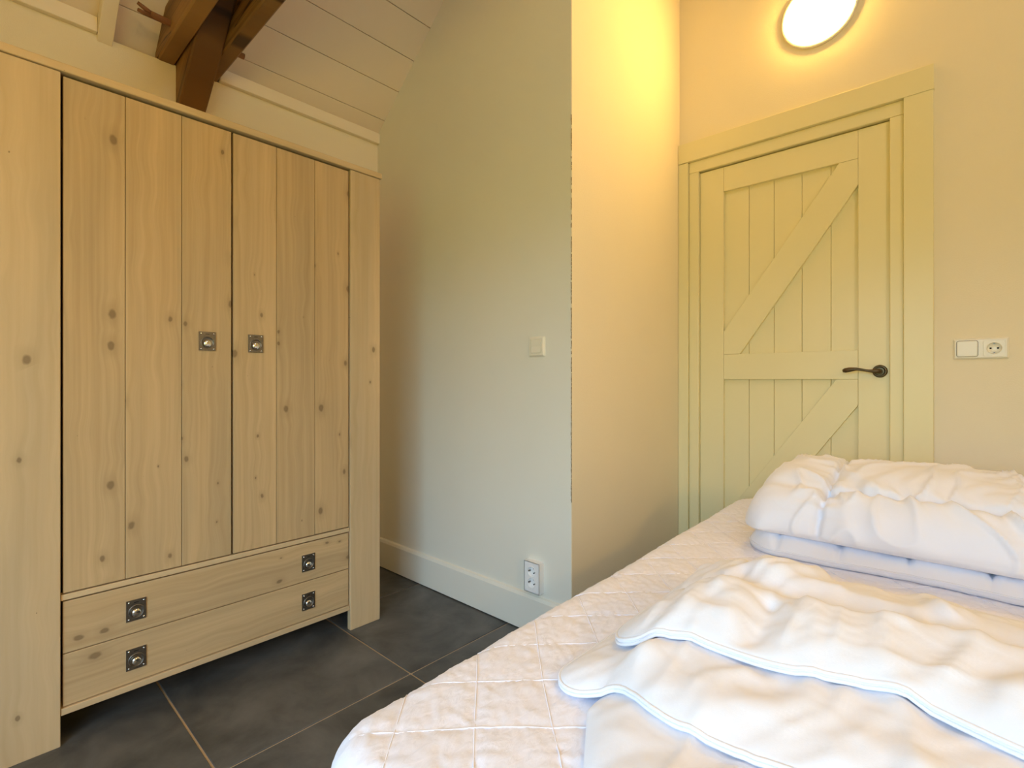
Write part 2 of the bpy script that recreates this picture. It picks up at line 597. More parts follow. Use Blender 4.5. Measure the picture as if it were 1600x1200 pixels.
# ceiling: boards on two slopes
cl = empty('ceiling', (0, 0, 2.4))
tag(cl, 'sloped ceiling of wide white painted boards', 'ceiling', kind='structure')
BW = 0.1681                                   # board width along the slope
def slope_pts(s0, s1, h0, h1, side):
    pts = []
    for s_, h in ((s0, h0), (s1, h0), (s1, h1), (s0, h1)):
        y, z = YB - s_ * cs + h * sn, 2.356 + s_ * sn + h * cs
        pts.append((2 * RIDGE_Y - y if side < 0 else y, z))
    return pts
def slope_piece(name, mat, s0, s1, h0, h1, x0, x1, side, bevel):
    pts = slope_pts(s0, s1, h0, h1, side)
    c = (sum(p[0] for p in pts) / 4, sum(p[1] for p in pts) / 4)
    MB().prism(pts, 'X', x0, x1).build(name, mat, cl, bevel, origin=((x0 + x1) / 2, c[0], c[1]))
def slope_boards(name, s0, s1, h0, h1, side, bevel=0.0012):
    """one board across the room, cut round the roof window"""
    X0, X1 = XW - .05, XD + .05
    if side < 0 and s1 > SK_S0 and s0 < SK_S1:
        for a, b_ in ((s0, min(s1, SK_S0)), (max(s0, SK_S1), s1)):
            if b_ - a > 0.004:
                slope_piece(name, 'ceiling_paint', a, b_, h0, h1, SK_X0, SK_X1, side, bevel)
        slope_piece(name, 'ceiling_paint', s0, s1, h0, h1, X0, SK_X0, side, bevel)
        slope_piece(name, 'ceiling_paint', s0, s1, h0, h1, SK_X1, X1, side, bevel)
    else:
        slope_piece(name, 'ceiling_paint', s0, s1, h0, h1, X0, X1, side, bevel)
first = (YB - 2.353) / cs
slen = (YB - RIDGE_Y) / cs
for side in (1, -1):
    s_ = first - 2 * BW if side > 0 else first - BW
    while s_ < slen - 0.01:
        slope_boards('plank', s_ + .0012, min(s_ + BW, slen) - .0012, 0, 0.018, side)
        s_ += BW
    for a, b_ in ((-.35, SK_S0), (SK_S0, SK_S1), (SK_S1, slen + .05)):
        slope_boards('roof_deck', a, b_, 0.0185, 0.06, side, 0)

# wall-plate trim strips under the slope, white rafter
for n_, (a, b_) in enumerate(((XW, 0.3495), (0.762, XS))):
    struct(box('trim_%d' % (n_ + 1), 'trim_paint', a, b_, YB - 0.022, YB + 0.002, WALL_TOP, 2.356, bevel=0.003),
           ('cream wall plate strip left of the white rafter', 'cream wall plate strip right of the dark timbers')[n_], 'trim')
dz = 0.062 / cs
raf = [(YB - 0.0005, 2.356 - dz), (YB - 0.0005, 2.356 - .001), (RIDGE_Y + .05, roof_z(RIDGE_Y + .05) - .001), (RIDGE_Y + .05, roof_z(RIDGE_Y + .05) - dz)]
o = MB().prism([(y, z) for y, z in raf], 'X', 0.350, 0.396).build('trim_3', 'trim_paint', None, 0.002, origin=(0.373, 1.4, 2.9))
struct(o, 'white painted rafter running up the sloped ceiling', 'rafter')

# baseboard on the panel
bb = MB().prism([(XS + .001, 0.004), (XS - 0.016, 0.004), (XS - 0.016, 0.138), (XS - 0.010, 0.150), (XS + .001, 0.154)], 'Y', YS + 0.003, YB)
struct(bb.build('baseboard_middle', 'panel_paint', None, 0.001), 'pale painted baseboard along the smooth wall panel', 'baseboard')
# ragged paint joint down the outer corner
random.seed(4)
mb = MB()
z = 0.55
while z < 2.0:
    ln = random.uniform(0.003, 0.014)
    if random.random() < (0.93 if z < 1.6 else 0.7):
        w = random.uniform(0.0002, 0.0008)
        y = YS + 0.001 + random.uniform(-0.001, 0.0008)
        mb.box(XS - 0.0012 - w * .3, XS + 0.002, y - w * .5, y + w, z, z + ln)
    z += ln + random.uniform(0.0, 0.002)
j = mb.build('paint_joint', 'crack', bpy.data.objects['wall_middle'])
j['kind'] = 'stuff'

# ------------------------------------------------------------------ window behind the camera
wi = empty('window_1', (XW - 0.1, (WIN_Y0 + WIN_Y1) / 2, WIN_Z0))
tag(wi, 'white framed window in the gable wall', 'window', kind='structure')
fw = 0.05
for (y0, y1, z0, z1) in ((WIN_Y0, WIN_Y1, WIN_Z0, WIN_Z0 + fw), (WIN_Y0, WIN_Y1, WIN_Z1 - fw, WIN_Z1),
                         (WIN_Y0, WIN_Y0 + fw, WIN_Z0 + fw, WIN_Z1 - fw), (WIN_Y1 - fw, WIN_Y1, WIN_Z0 + fw, WIN_Z1 - fw),
                         ((WIN_Y0 + WIN_Y1) / 2 - .03, (WIN_Y0 + WIN_Y1) / 2 + .03, WIN_Z0 + fw, WIN_Z1 - fw)):
    box('frame_bar', 'trim_paint', XW - 0.12, XW - 0.07, y0, y1, z0, z1, wi, 0.003)
ym = (WIN_Y0 + WIN_Y1) / 2
for a, b_ in ((WIN_Y0 + fw, ym - .03), (ym + .03, WIN_Y1 - fw)):
    box('pane', 'window_glass', XW - 0.098, XW - 0.094, a, b_, WIN_Z0 + fw, WIN_Z1 - fw, wi, 0)
box('sill', 'trim_paint', XW - 0.07, XW + 0.06, WIN_Y0 - .04, WIN_Y1 + .04, WIN_Z0 - 0.03, WIN_Z0, wi, 0.004)

w2 = empty('window_2', SK_C)
w2.rotation_euler = (ang, 0, 0)
tag(w2, 'white framed roof window in the slope above the bed', 'window', kind='structure')
hx_, hs_ = (SK_X1 - SK_X0) / 2, (SK_S1 - SK_S0) / 2
for (x0, x1, y0, y1) in ((-hx_, -hx_ + .05, -hs_, hs_), (hx_ - .05, hx_, -hs_, hs_), (-hx_ + .05, hx_ - .05, -hs_, -hs_ + .05), (-hx_ + .05, hx_ - .05, hs_ - .05, hs_)):
    MB().box(x0, x1, y0, y1, 0.0, 0.09).build('frame_bar', 'trim_paint', w2)
MB().box(-hx_ + .05, hx_ - .05, -hs_ + .05, hs_ - .05, 0.07, 0.074).build('pane', 'window_glass', w2)

# ------------------------------------------------------------------ plank door
dr = empty('door_1', (XD, 0.635, 0.0))
tag(dr, 'cream painted plank door with Z braces and dark lever handle', 'door', kind='structure')
P = 'door_paint'
CX0 = XD - 0.018                              # casing face
box('casing', P, CX0, XD + .001, 0.114, 0.204, 0.0, 2.109, dr, 0.002)
box('casing', P, CX0, XD + .001, 1.067, YS - .001, 0.0, 2.106, dr, 0.002)
box('head_casing', P, CX0 - 0.003, XD + .001, 0.112, YS - .001, 2.1085, 2.205, dr, 0.002)
JX = XD - 0.004                               # frame face
box('jamb', P, JX, XD + 0.11, 0.2045, 0.249, 0.0, 2.052, dr, 0.003)
box('jamb', P, JX, XD + 0.11, 1.018, 1.0665, 0.0, 2.052, dr, 0.003)
box('head_jamb', P, JX, XD + 0.11, 0.2045, 1.0665, 2.0525, 2.108, dr, 0.003)
LX0, LX1, LXP = XD + 0.014, XD + 0.034, XD + 0.052     # leaf face, back of rails, back of planks
leaf_planks = [0.252, 0.356 + 0.0, 0.456, 0.567, 0.681, 0.790, 0.902, 1.015]
ye = [0.2503, 0.3425, 0.456, 0.567, 0.681, 0.790, 0.915, 1.0167]
for a, b_ in zip(ye[:-1], ye[1:]):
    o = box('plank', P, LX1 - 0.001, LXP, a + 0.0006, b_ - 0.0006, 0.008, 2.046, dr, 0.0022)
box('leak_board', P, LXP + 0.0005, LXP + 0.008, 0.2525, 1.0145, 0.008, 2.046, dr, 0)  # unseen board added to keep outside light from leaking between the planks
box('leak_stop', P, LXP + 0.009, XD + 0.11, 0.2495, 0.275, 0.0, 2.052, dr, 0)  # unseen strips added behind the leaf to block light at its edges
box('leak_stop', P, LXP + 0.009, XD + 0.11, 0.992, 1.0175, 0.0, 2.052, dr, 0)
box('leak_stop', P, LXP + 0.009, XD + 0.11, 0.2755, 0.9915, 2.026, 2.052, dr, 0)
box('threshold', P, LXP + 0.009, XD + 0.11, 0.2755, 0.9915, 0.0, 0.02, dr, 0)
box('stile', P, LX0, LX1, 0.2503, 0.3555, 0.008, 2.047, dr, 0.0015)
box('stile', P, LX0, LX1, 0.9025, 1.0167, 0.008, 2.047, dr, 0.0015)
box('top_rail', P, LX0 + .0005, LX1, 0.3562, 0.9018, 1.929, 2.047, dr, 0.0015)
box('lock_rail', P, LX0 + .0005, LX1, 0.3562, 0.9018, 1.014, 1.135, dr, 0.0015)
box('bottom_rail', P, LX0 + .0005, LX1, 0.3562, 0.9018, 0.008, 0.230, dr, 0.0015)
def brace(pts):
    c = (sum(p[0] for p in pts) / len(pts), sum(p[1] for p in pts) / len(pts))
    MB().prism(pts, 'X', LX0 + .0008, LX1).build('brace', P, dr, 0.0015, origin=(LX0, c[0], c[1]))
brace([(0.9018, 1.1357), (0.9018, 1.246), (0.424, 1.9283), (0.3562, 1.9283), (0.3562, 1.820), (0.826, 1.1357)])
brace([(0.9018, 0.2307), (0.9018, 0.342), (0.434, 1.0133), (0.3562, 1.0133), (0.3562, 0.906), (0.824, 0.2307)])
# lever handle
hz, hy = 1.046, 0.282
mb = MB().lathe([(0.0, 0.0), (0.0255, 0.0), (0.0255, 0.005), (0.022, 0.008), (0.018, 0.0085), (0.017, 0.0075), (0.014, 0.0075), (0.0, 0.0078)],
                (LX0, hy, hz), (-1, 0, 0), 36)
rose = mb.build('handle_rose', 'bronze', dr, origin=(LX0, hy, hz), fix=True)
path, rad = [], []
X1 = LX0 - 0.046
path += [(LX0 - .004, hy, hz), (LX0 - .03, hy, hz), (LX0 - .041, hy + .002, hz)]
rad += [0.0095, 0.0095, 0.0105]
for i in range(15):
    t = i / 14
    path.append((X1 - 0.004 * math.sin(t * 3), hy + 0.008 + t * 0.112, hz + 0.0005 + 0.0085 * math.sin((t - 0.1) * math.pi * 1.05) * min(1, t * 1.8) - 0.0 * t))
    rad.append(0.0085 - 0.0035 * math.sin(min(1, t * 1.4) * math.pi) + (0.0012 if t > .75 else 0) - (0.004 if i == 14 else 0))
MB().tube(path, rad, 14, flat=1.0).build('lever', 'bronze', dr, origin=(LX0, hy, hz))

# ------------------------------------------------------------------ switches and sockets
def rrect(cy, cz, w, h, r, n=5):
    pts = []
    for sx, sz, a0 in ((1, 1, 0), (-1, 1, 90), (-1, -1, 180), (1, -1, 270)):
        for k in range(n + 1):
            a = R(a0 + 90 * k / n)
            pts.append((cy + sx * (w / 2 - r) + r * math.cos(a), cz + sz * (h / 2 - r) + r * math.sin(a)))
    return pts
def stepped_plate(mb, X, cy, cz, w, h, levels, r=0.004, mi=0):
    """levels: (inset, height) rings growing out of the wall at X towards -X"""
    rings = [[(X - hh, p[0], p[1]) for p in rrect(cy, cz, w - 2 * i, h - 2 * i, max(r - i * .2, .0012))] for i, hh in levels]
    n = len(rings[0])
    vs = [p for rg in rings for p in rg]
    fs = []
    for k in range(len(rings) - 1):
        for i in range(n):
            fs.append((k * n + i, k * n + (i + 1) % n, (k + 1) * n + (i + 1) % n, (k + 1) * n + i))
    fs.append(tuple(range((len(rings) - 1) * n, len(rings) * n)))
    fs.append(tuple(range(n))[::-1])
    mb.add(vs, fs, mi)
    return mb
def schuko(parent, X, cy, cz, mat, r=0.0195, depth=0.012):
    """round recessed insert with its two holes and earth clips"""
    mb = MB().lathe([(r + .0022, 0.0), (r + .002, 0.0012), (r, 0.0012), (r * 0.97, -depth + .001), (r * .9, -depth), (0.0, -depth)], (X, cy, cz), (-1, 0, 0), 36, caps=False)
    ins = mb.build('socket_insert', mat, parent, origin=(X, cy, cz))
    return ins
def socket_holes(parent, X, cy, cz, depth, vertical_pins):
    for s in (-1, 1):
        y, z_ = (cy, cz + s * 0.0095) if vertical_pins else (cy + s * 0.0095, cz)
        MB().lathe([(0.0, 0.0006), (0.0031, 0.0006), (0.0031, -0.003), (0.0, -0.003)], (X + depth, y, z_), (-1, 0, 0), 14).build(
            'pin_hole', 'black_hole', parent, origin=(X + depth, y, z_))
        y, z_ = (cy + s * 0.0165, cz) if vertical_pins else (cy, cz + s * 0.0165)
        MB().box(X + 0.001, X + depth - .001, y - .0022, y + .0022, z_ - .0022, z_ + .0022).build(
            'earth_clip', 'aged_steel', parent, origin=(X, y, z_))

def ring_plate(mb, X0, X1, y0, y1, z0, z1, holes, r, n=32):
    """front face with round holes between X0 (front) and X1 (back)"""
    ycut = [y0] + [(a[0] + b_[0]) / 2 for a, b_ in zip(holes[:-1], holes[1:])] + [y1]
    zc = sorted(set([h[1] for h in holes]))
    return mb

def plate_with_hole(mb, Xf, cy, cz, w, h, r, n=32, mi=0, dz=0.0):
    """flat rectangular face with one round hole, at X = Xf"""
    outer, inner = [], []
    for k in range(n):
        a = 2 * math.pi * k / n + math.pi / 4
        c, s_ = math.cos(a), math.sin(a)
        m_ = max(abs(c), abs(s_))
        outer.append((Xf, cy + c / m_ * w / 2, cz + s_ / m_ * h / 2))
        inner.append((Xf, cy + c * r, cz + dz + s_ * r))
    mb.add(outer + inner, [(i, (i + 1) % n, n + (i + 1) % n, n + i) for i in range(n)], mi)
    return mb

# single switch on the panel
cy, cz = 1.2835, 1.143
sw = empty('light_switch', (XS, cy, cz - .04))
tag(sw, 'cream single light switch on the smooth panel wall', 'switch')
mb = stepped_plate(MB(), XS, cy, cz, 0.080, 0.080, [(0, 0), (0, .003), (.006, .0095), (.0115, .0095), (.012, .0075), (.0135, .0075)])
mb.build('cover_frame', 'plastic_cream', sw, origin=(XS, cy, cz))
mb = MB().prism([(XS - .0076, cz - .0255), (XS - .0115, cz - .0255), (XS - .0098, cz), (XS - .0125, cz + .0255), (XS - .0076, cz + .0255)], 'Y', cy - .0255, cy + .0255)
mb.build('rocker', 'plastic_cream', sw, 0.0012, origin=(XS, cy, cz))

# double socket on the panel, a surface box
cy, cz = 1.289, 0.232
so = empty('double_socket', (XS, cy, cz - .06))
tag(so, 'white double power socket low on the panel above the baseboard', 'socket')
D = 0.030
mb = MB()
hw, hh = 0.0385, 0.0605
X0 = XS - D
# box sides
mb.prism([(cy - hw, cz - hh), (cy + hw, cz - hh), (cy + hw, cz - hh + .002), (cy - hw, cz - hh + .002)], 'X', XS, X0)
mb.prism([(cy - hw, cz + hh - .002), (cy + hw, cz + hh - .002), (cy + hw, cz + hh), (cy - hw, cz + hh)], 'X', XS, X0)
mb.prism([(cy - hw, cz - hh + .002), (cy - hw + .002, cz - hh + .002), (cy - hw + .002, cz + hh - .002), (cy - hw, cz + hh - .002)], 'X', XS, X0)
mb.prism([(cy + hw - .002, cz - hh + .002), (cy + hw, cz - hh + .002), (cy + hw, cz + hh - .002), (cy + hw - .002, cz + hh - .002)], 'X', XS, X0)
for s in (-1, 1):
    plate_with_hole(mb, X0, cy, cz + s * hh / 2, 2 * hw, hh, 0.0208, dz=s * (0.0222 - hh / 2))
mb.build('cover_box', 'plastic_white', so, 0.0, origin=(XS, cy, cz))
for s in (-1, 1):
    zc = cz + s * 0.0222
    schuko(so, X0, cy, zc, 'plastic_white', 0.0195, 0.014)
    socket_holes(so, X0, cy, zc, 0.014, True)

# switch and socket in one frame on the door wall
cy, cz = -0.016, 1.1245
sp = empty('switch_socket_plate', (XD, cy, cz - .04))
tag(sp, 'cream double wall plate with switch and socket right of the door', 'switch plate')
w, h = 0.149, 0.077
mb = MB()
lev = [(0, 0), (0, .003), (.006, .0095)]
rings = [[(XD - hh_, p[0], p[1]) for p in rrect(cy, cz, w - 2 * i, h - 2 * i, .004)] for i, hh_ in lev]
n = len(rings[0])
vs = [p for rg in rings for p in rg]
fs = [(k * n + i, k * n + (i + 1) % n, (k + 1) * n + (i + 1) % n, (k + 1) * n + i) for k in range(2) for i in range(n)]
mb.add(vs, fs)
XF = XD - .0095
iy0, iy1, iz0, iz1 = cy - w / 2 + .006, cy + w / 2 - .006, cz - h / 2 + .006, cz + h / 2 - .006
swc, soc = cy + 0.0360, cy - 0.0360
plate_with_hole(mb, XF, soc, cz, 2 * (soc - iy0), iz1 - iz0, 0.0208)
mb.add([(XF, soc + (soc - iy0), iz0), (XF, iy1, iz0), (XF, iy1, iz1), (XF, soc + (soc - iy0), iz1)], [(0, 1, 2, 3)])
mb.build('cover_frame', 'plastic_cream', sp, origin=(XD, cy, cz))
mb = stepped_plate(MB(), XF + .0015, swc, cz, 0.056, 0.056, [(0, 0), (0, .0045), (.002, .0055)], r=.006)
mb.build('rocker', 'plastic_cream', sp, origin=(XF, swc, cz))
def groove(cyy):
    path = [(XF - .0002, p[0], p[1]) for p in rrect(cyy, cz, 0.0585, 0.0585, .007)]
    path.append(path[0])
    MB().tube(path, 0.0006, 6, caps=False, up=(1, 0, 0)).build('shadow_gap', 'crack', sp, origin=(XF, cyy, cz))
groove(swc)
path = [(XF - .0004, p[0], p[1]) for p in rrect(soc, cz, 0.058, 0.058, .007)]
path.append(path[0])
MB().tube(path, 0.0007, 6, caps=False, up=(1, 0, 0)).build('insert_rim', 'plastic_cream', sp, origin=(XF, soc, cz))
schuko(sp, XF, soc, cz, 'plastic_cream', 0.0195, 0.008)
socket_holes(sp, XF, soc, cz, 0.008, False)

# ------------------------------------------------------------------ round wall lamp above the door
def wall_lamp(c, ax, label):
    la = empty('wall_lamp', (c[0], c[1], c[2] - .15))
    tag(la, label, 'lamp', 'round wall lamps')
    MB().lathe([(0.0, 0), (0.145, 0.0), (0.145, 0.010), (0.142, 0.0135), (0.1315, 0.0125), (0.0, 0.0125)], c, ax, 64).build(
        'base_ring', 'plastic_cream', la, origin=c)
    prof = [(0.1325, 0.012)]
    for k in range(9):
        a = R(90 * k / 8)
        prof.append((0.1325 * math.cos(a) ** 0.6 if k < 8 else 0.0, 0.0125 + 0.026 * math.sin(a)))
    MB().lathe(prof, c, ax, 64).build('diffuser', 'lamp_glow', la, origin=c)
wall_lamp((XD, 0.495, 2.592), (-1, 0, 0), 'glowing round wall lamp on the wall above the door')
wall_lamp((-0.05, YF, 1.96), (0, 1, 0), 'glowing round wall lamp on the low wall opposite the wardrobe')

# ------------------------------------------------------------------ old roof timbers
tr = empty('roof_truss', (0.65, YB, 2.1))
tag(tr, 'dark brown old timber roof truss rising behind the wardrobe', 'beam')
def rough_beam(name, poly, x0, x1, seed, amp=0.006):
    """hewn timber: a YZ polygon (4 corners: low-near pairs) extruded in X with uneven faces"""
    rnd = random.Random(seed)
    a, b_, c, d = poly            # bottom start, bottom end, top end, top start
    n = 26
    vs, fs = [], []
    ph = [rnd.uniform(0, 6) for _ in range(8)]
    for i in range(n + 1):
        t = i / n
        lo = (a[0] + (b_[0] - a[0]) * t, a[1] + (b_[1] - a[1]) * t)
        hi = (d[0] + (c[0] - d[0]) * t, d[1] + (c[1] - d[1]) * t)
        w = [amp * (math.sin(t * 9 + ph[k]) * .6 + math.sin(t * 23 + ph[k + 2]) * .4) for k in range(4)]
        ch = 0.006
        vs += [(x0 + ch + w[0] * .3, lo[0], lo[1] + w[1]), (x1 - ch, lo[0], lo[1] + w[1]), (x1 + w[2] * .3, lo[0], lo[1] + ch + w[1]),
               (x1 + w[2] * .3, hi[0], hi[1]), (x0 + w[0] * .3, hi[0], hi[1]), (x0 + w[0] * .3, lo[0], lo[1] + ch + w[1])]
    for i in range(n):
        for k in range(6):
            fs.append((i * 6 + k, i * 6 + (k + 1) % 6, (i + 1) * 6 + (k + 1) % 6, (i + 1) * 6 + k))
    fs += [(5, 4, 3, 2, 1, 0), tuple(range(n * 6, n * 6 + 6))]
    org = ((x0 + x1) / 2, (a[0] + c[0]) / 2, (a[1] + c[1]) / 2)
    o = MB().add(vs, fs).build(name, 'old_oak', tr, 0, origin=org)
    tilt = math.atan2(b_[1] - a[1], b_[0] - a[0]) - math.pi      # local Y follows the timber
    o.data.transform(Matrix.Rotation(-tilt, 4, 'X'))
    o.rotation_euler.x = tilt
    return o
zb = lambda y: 2.132 + 0.76 * (2.368 - y)
YE = RIDGE_Y + 0.04
rough_beam('principal_rafter', [(YB - .001, zb(YB)), (YE, roof_z(YE) - .20), (YE, roof_z(YE) - .004), (YB - .001, roof_z(YB) - .004)], 0.602, 0.700, 3, 0.004)
for x0, x1, sd in ((0.540, 0.6005, 5), (0.7015, 0.757, 8)):
    rough_beam('tie_beam', [(YB + .03, 2.300), (-1.9, 2.315), (-1.9, 2.46), (YB + .03, 2.45)], x0, x1, sd, 0.003)
# forked wooden peg through the tie beams
pg = MB()
py_, pz = 2.235, 2.350
pg.tube([(0.80, py_, pz), (0.50, py_, pz + .004), (0.478, py_ + .002, pz + .006)], [0.012, 0.0125, 0.0125], 8)
pg.tube([(0.482, py_ + .004, pz + .010), (0.455, py_ + .002, pz + .020), (0.438, py_, pz + .026)], [0.0085, 0.0075, 0.006], 6)
pg.tube([(0.482, py_ + .002, pz + .000), (0.455, py_, pz - .001), (0.438, py_ - .002, pz + .000)], [0.0075, 0.007, 0.006], 6)
pg.build('peg', 'peg_wood', tr, origin=(0.6, py_, pz))

# ------------------------------------------------------------------ wardrobe
wd = empty('wardrobe', (0.63, 2.1, 0))
tag(wd, 'whitewashed knotty pine wardrobe with two doors above two drawers', 'wardrobe')
YW = 1.865                                     # front plane of doors
box('post', 'pine_frame', 0.060, 0.1905, YW - 0.008, YW + 0.016, 0.0, 1.859, wd, 0.002)
box('post', 'pine_frame', 1.0675, 1.204, YW - 0.008, YW + 0.016, 0.0, 1.859, wd, 0.002)
box('top_board', 'pine_frame_lying', 0.050, 1.212, YW - 0.014, YB - 0.03, 1.8605, 1.884, wd, 0.003)
for x0 in (0.068, 1.176):
    box('side_panel', 'pine_frame', x0, x0 + 0.022, YW + 0.017, YB - 0.035, 0.0, 1.859, wd, 0.001)
box('back_panel', 'pine_frame', 0.091, 1.175, YB - 0.045, YB - 0.037, 0.085, 1.858, wd, 0)
box('bottom_board', 'pine_frame_lying', 0.091, 1.175, YW + 0.026, YB - 0.046, 0.083, 0.1, wd, 0)
box('bottom_rail', 'pine_frame_lying', 0.1915, 1.0665, YW - 0.004, YW + 0.025, 0.082, 0.1005, wd, 0.0015)
box('middle_rail', 'pine_frame_lying', 0.1915, 1.0665, YW - 0.001, YW + 0.025, 0.3985, 0.4145, wd, 0.0015)

def pull(parent, cx, cz, YP, hw=0.0248, hh=0.031):
    """square flush pull: plate with a dished cup, a bright dome for its reflection and four screws; built towards -Y"""
    mb = MB()
    n, r, T = 40, 0.0185, 0.0035
    oc = -0.0045
    for (yy, k) in ((YP - T, 0),):
        outer, inner, outb = [], [], []
        for k in range(n):
            a = 2 * math.pi * k / n + math.pi / 4
            c, s_ = math.cos(a), math.sin(a)
            m_ = max(abs(c), abs(s_))
            outer.append((cx + c / m_ * hw, YP - T, cz + s_ / m_ * hh))
            outb.append((cx + c / m_ * hw, YP, cz + s_ / m_ * hh))
            inner.append((cx + c * r, YP - T, cz + oc + s_ * r))
        mb.add(outer + inner + outb, [(i, (i + 1) % n, n + (i + 1) % n, n + i) for i in range(n)] +
               [(2 * n + i, 2 * n + (i + 1) % n, (i + 1) % n, i) for i in range(n)], 0)
    # raised ring, then the cup
    mb.lathe([(r + .0022, 0.0), (r + .0018, .0012), (r + .0004, .0016), (r - .001, .001), (r - .0016, -.0004)], (cx, YP - T, cz + oc), (0, -1, 0), n, 0, caps=False)
    prof = [(r - .0014, -.0004)] + [((r - .0014) * math.cos(R(a)), -.0004 - 0.0029 * math.sin(R(a))) for a in (15, 30, 45, 60, 75, 90)]
    # finger bowl inside the ring; a bright dome imitates the reflection in it
    mb.lathe([(max(p[0], 0.0), p[1]) for p in prof], (cx, YP - T, cz + oc), (0, -1, 0), n, 0, caps=False)
    mb.lathe([(0.0126, -.0018), (0.0122, 0.0012), (0.0105, 0.0034), (0.0068, 0.0050), (0.0, 0.0056)], (cx, YP - T, cz + oc - .0035), (0, -1, 0), 28, 1)
    for sx in (-1, 1):
        for sz in (-1, 1):
            mb.lathe([(0.0027, 0.0), (0.0024, 0.0011), (0.0, 0.0015)], (cx + sx * (hw - .0062), YP - T, cz + sz * (hh - .006)), (0, -1, 0), 12, 1)
    mb.box(cx - .006, cx + .006, YP - T - .0005, YP - T + .001, cz + hh - .0085, cz + hh - .007, 2)
    return mb.build('pull', ['aged_steel', 'bright_steel', 'black_hole'], parent, origin=(cx, YP, cz))

def wardrobe_door(edges, hx):
    d = box('door', 'pine_upright', edges[0] + .004, edges[-1] - .004, YW + 0.018, YW + 0.024, 0.422, 1.850, wd, 0)
    for a, b_ in zip(edges[:-1], edges[1:]):
        o = box('plank', 'pine_upright', a + 0.0007, b_ - 0.0007, YW, YW + 0.0178, 0.4185, 1.853, d, 0.0013)
    pull(d, hx, 1.138, YW)
wardrobe_door([0.1960, 0.3360, 0.4810, 0.6275], 0.5535)
wardrobe_door([0.6325, 0.7780, 0.9220, 1.0640], 0.7055)
for z0, z1, zc in ((0.2500, 0.3940, 0.3185), (0.1030, 0.2475, 0.1725)):
    d = box('drawer', 'pine_lying', 0.1965, 1.0640, YW + 0.002, YW + 0.022, z0, z1, wd, 0.0013)
    for hx in (0.3625, 0.8970):
        pull(d, hx, zc, YW + 0.002)

# ------------------------------------------------------------------ bed
MZ = 0.510                                     # top of the mattress
BX0, BX1, BY0, BY1 = 0.325, 2.325, -0.88, 0.70  # before the 2 degree skew
SK = 0.036
def skew(x, y):
    return y + SK * (x - BX0)

def vnoise(x, y, seed=0):
    """gradient noise on arrays"""
    xi, yi = np.floor(x).astype(np.int64), np.floor(y).astype(np.int64)
    xf, yf = x - xi, y - yi
    def grad(ix, iy):
        h = (ix * 374761393 + iy * 668265263 + seed * 1442695041) & 0xffffffff
        h = ((h ^ (h >> 13)) * 1274126177) & 0xffffffff
        h = h ^ (h >> 16)
        a = (h & 0xffff) / 65536.0 * 2 * np.pi
        return np.cos(a), np.sin(a)
    u, v = xf ** 3 * (xf * (xf * 6 - 15) + 10), yf ** 3 * (yf * (yf * 6 - 15) + 10)
    def dot(ix, iy, dx, dy):
        gx, gy = grad(ix, iy)
        return gx * dx + gy * dy
    n00, n10 = dot(xi, yi, xf, yf), dot(xi + 1, yi, xf - 1, yf)
    n01, n11 = dot(xi, yi + 1, xf, yf - 1), dot(xi + 1, yi + 1, xf - 1, yf - 1)
    return ((n00 * (1 - u) + n10 * u) * (1 - v) + (n01 * (1 - u) + n11 * u) * v) * 1.5
def fbm(x, y, seed=0, o=3):
    s, a = 0, 1.0
    for k in range(o):
        s = s + a * vnoise(x * 2 ** k, y * 2 ** k, seed + k * 7)
        a *= 0.5
    return s
def ridge(x, y, seed=0, p=2.0):
    return np.clip(1 - np.abs(vnoise(x, y, seed)) * 2.2, 0, 1) ** p

def soft(x, y, seed=0):
    """rounded crease: a smooth bump along the zero lines of a noise"""
    return np.exp(-(vnoise(x, y, seed) / 0.16) ** 2)

def plan_grid(x0, x1, y0, y1, rad, step):
    """grid over a rectangle with round corners; returns X, Y and the distance s to the outline"""
    nx, ny = int((x1 - x0) / step) + 1, int((y1 - y0) / step) + 1
    # finer towards the outline
    def axis(a, b, n):
        t = np.linspace(0, 1, n)
        return a + (b - a) * t
    X, Y = np.meshgrid(axis(x0, x1, nx), axis(y0, y1, ny), indexing='ij')
    S = np.minimum(np.minimum(X - x0, x1 - X), np.minimum(Y - y0, y1 - Y))
    for sx, cx in ((-1, x0 + rad), (1, x1 - rad)):
        for sy, cy_ in ((-1, y0 + rad), (1, y1 - rad)):
            a, b = sx * (X - cx) / rad, sy * (Y - cy_) / rad
            msk = (a > 0) & (b > 0)
            aa, bb = a[msk], b[msk]
            k = np.maximum(aa, bb) / np.maximum(np.hypot(aa, bb), 1e-9)
            X[msk] = cx + sx * aa * k * rad
            Y[msk] = cy_ + sy * bb * k * rad
            S[msk] = rad * (1 - np.maximum(aa, bb))
    return X, Y, S

def outline_idx(nx, ny):
    return [(i, 0) for i in range(nx)] + [(nx - 1, j) for j in range(1, ny)] + [(i, ny - 1) for i in range(nx - 2, -1, -1)] + [(0, j) for j in range(ny - 2, 0, -1)]

